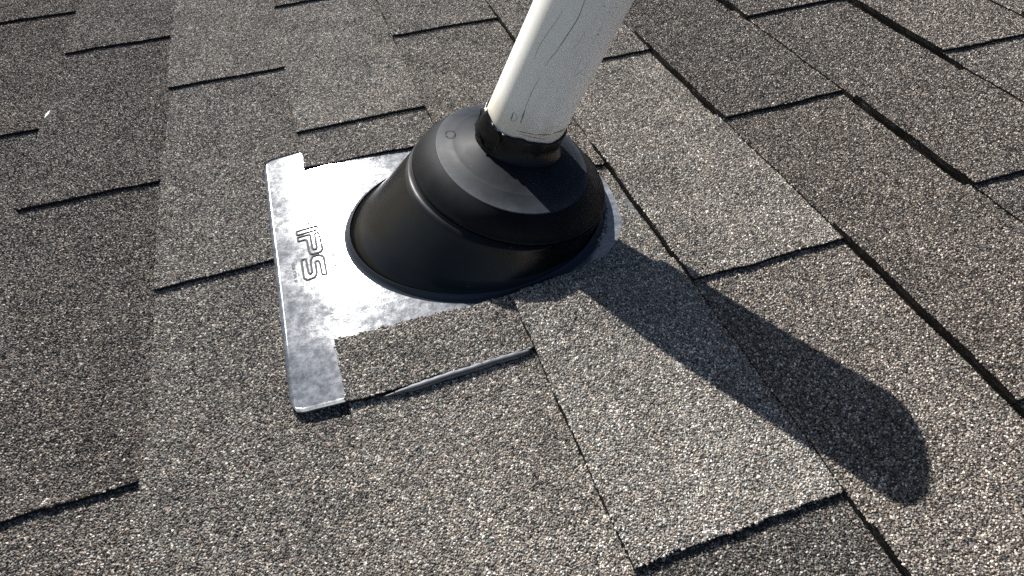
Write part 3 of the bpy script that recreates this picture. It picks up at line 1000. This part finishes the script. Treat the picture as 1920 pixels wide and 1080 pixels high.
pipe_mark('speck', [[(a, h_), (a + 1.0, h_ + .0006), (a + 1.6, h_ + .0002)] for a, h_ in
                    [(275.9, .1848), (278.5, .2094), (282.9, .2069), (275.9, .2024), (297, .15), (301, .142), (265, .205), (293, .175), (210, .16), (248, .14)]],
          [.0010, .0007, .0008, .0008, .0006, .0006, .0005, .0005, .0004, .0004], M_SCUFF)
pipe_mark('grime_line', [[(233, .0905), (250.1, .0930), (262, .0938)], [(262, .0946), (273.1, .0960), (282, .0974)], [(286, .0985), (291.1, .0995), (300, .1006), (314, .1022)], [(240, .0895), (262, .0912), (280, .0925)]],
          [.0008, .0011, .0014, .0006], M_RUST)

# ------------------------------------------------------------------ loose bits
def pebbles(name, pts, size, cols, parent=None, shift=None):
    cx = np.array([p[0] for p in pts]); cy = np.array([p[1] for p in pts]); cz = np.array([p[2] for p in pts])
    V, F, A = granules(cx, cy, cz, cols, size)
    # close each chip underneath
    n = len(cx)
    base = (np.arange(n)[:, None] * 7 + np.array([[4, 3, 2, 1, 0]]))
    return mesh_np(name, V, [F, base], M_GRAN, parent, attr=A)

pts = []
path = [(.0905, .3640), (.1000, .3745), (.1085, .3880), (.1155, .4040), (.1195, .4180), (.1225, .4340), (.1245, .4480), (.1245, .4620), (.1235, .478)]
for i in range(260):
    s = random.random() * (len(path) - 1.001); k = int(s); f = s - k
    x = path[k][0] * (1 - f) + path[k + 1][0] * f + random.gauss(0, .0013); y = path[k][1] * (1 - f) + path[k + 1][1] * f + random.gauss(0, .0013)
    pts.append((x, y, float(zfl(x, y)) + 0.0006 + 0.0006 * random.random()))
g = pebbles('loose_granules', pts, 1.15, stone_colours(len(pts), 0.95, 0.02))
tag(g, 'loose pale roofing granules gathered on the metal against the uphill foot of the boot', 'granules', kind='stuff')
pts = []
for (x, y, n, sx, sy) in [(-.106, .3380, 14, .004, .0012), (-.128, .3365, 5, .004, .001), (-.045, .3355, 8, .015, .001), (-.13, .55, 2, .02, .012), (-.10, .567, 6, .03, .001)]:
    for _ in range(n):
        px, py = random.gauss(x, sx), random.gauss(y, sy)
        if px < -.183 or (py < .335 and px > -.145): continue
        pts.append((px, py, float(zfl(px, py)) + 0.0006))
g = pebbles('loose_granules', pts, 0.95, stone_colours(len(pts), 0.5, 0.02))
tag(g, 'few stray dark granules lying on the bright metal plate left of the boot', 'granules', kind='stuff')

def chip(name, c, ux, uy, l, w, hgt, mat, label, cat):
    x, y = c; z = float(surf(*([-1 if x < -.429 else 0, False]), x, y)) + 0.0032
    V = [(-l, -w * .4, 0), (-l * .2, -w, 0), (l * .9, -w * .3, 0), (l, w * .3, 0), (0, w, 0), (-l * .8, w * .5, 0),
         (-l * .8, -w * .3, hgt), (0, -w * .6, hgt * 1.3), (l * .8, 0, hgt * 1.6), (0, w * .6, hgt * 1.2)]
    V = [(x + a * ux - b_ * uy, y + a * uy + b_ * ux, z + c_) for a, b_, c_ in V]
    F = [(0, 1, 7, 6), (1, 2, 8, 7), (2, 3, 8), (3, 4, 9, 8), (4, 5, 9), (5, 0, 6), (5, 6, 9), (6, 7, 8, 9), (5, 4, 3, 2, 1, 0)]
    o = mesh_np(name, V, F, mat)
    tag(o, label, cat)
    return o
M_CHIP = simple('pale_chip', (0.72, 0.70, 0.64), 0.6)
chip('paint_chip', (-.4255, .8120), .35, .94, .0100, .0028, .0016, M_CHIP, 'tiny white sliver lying at the end of a dark shingle edge, far from the pipe', 'debris')
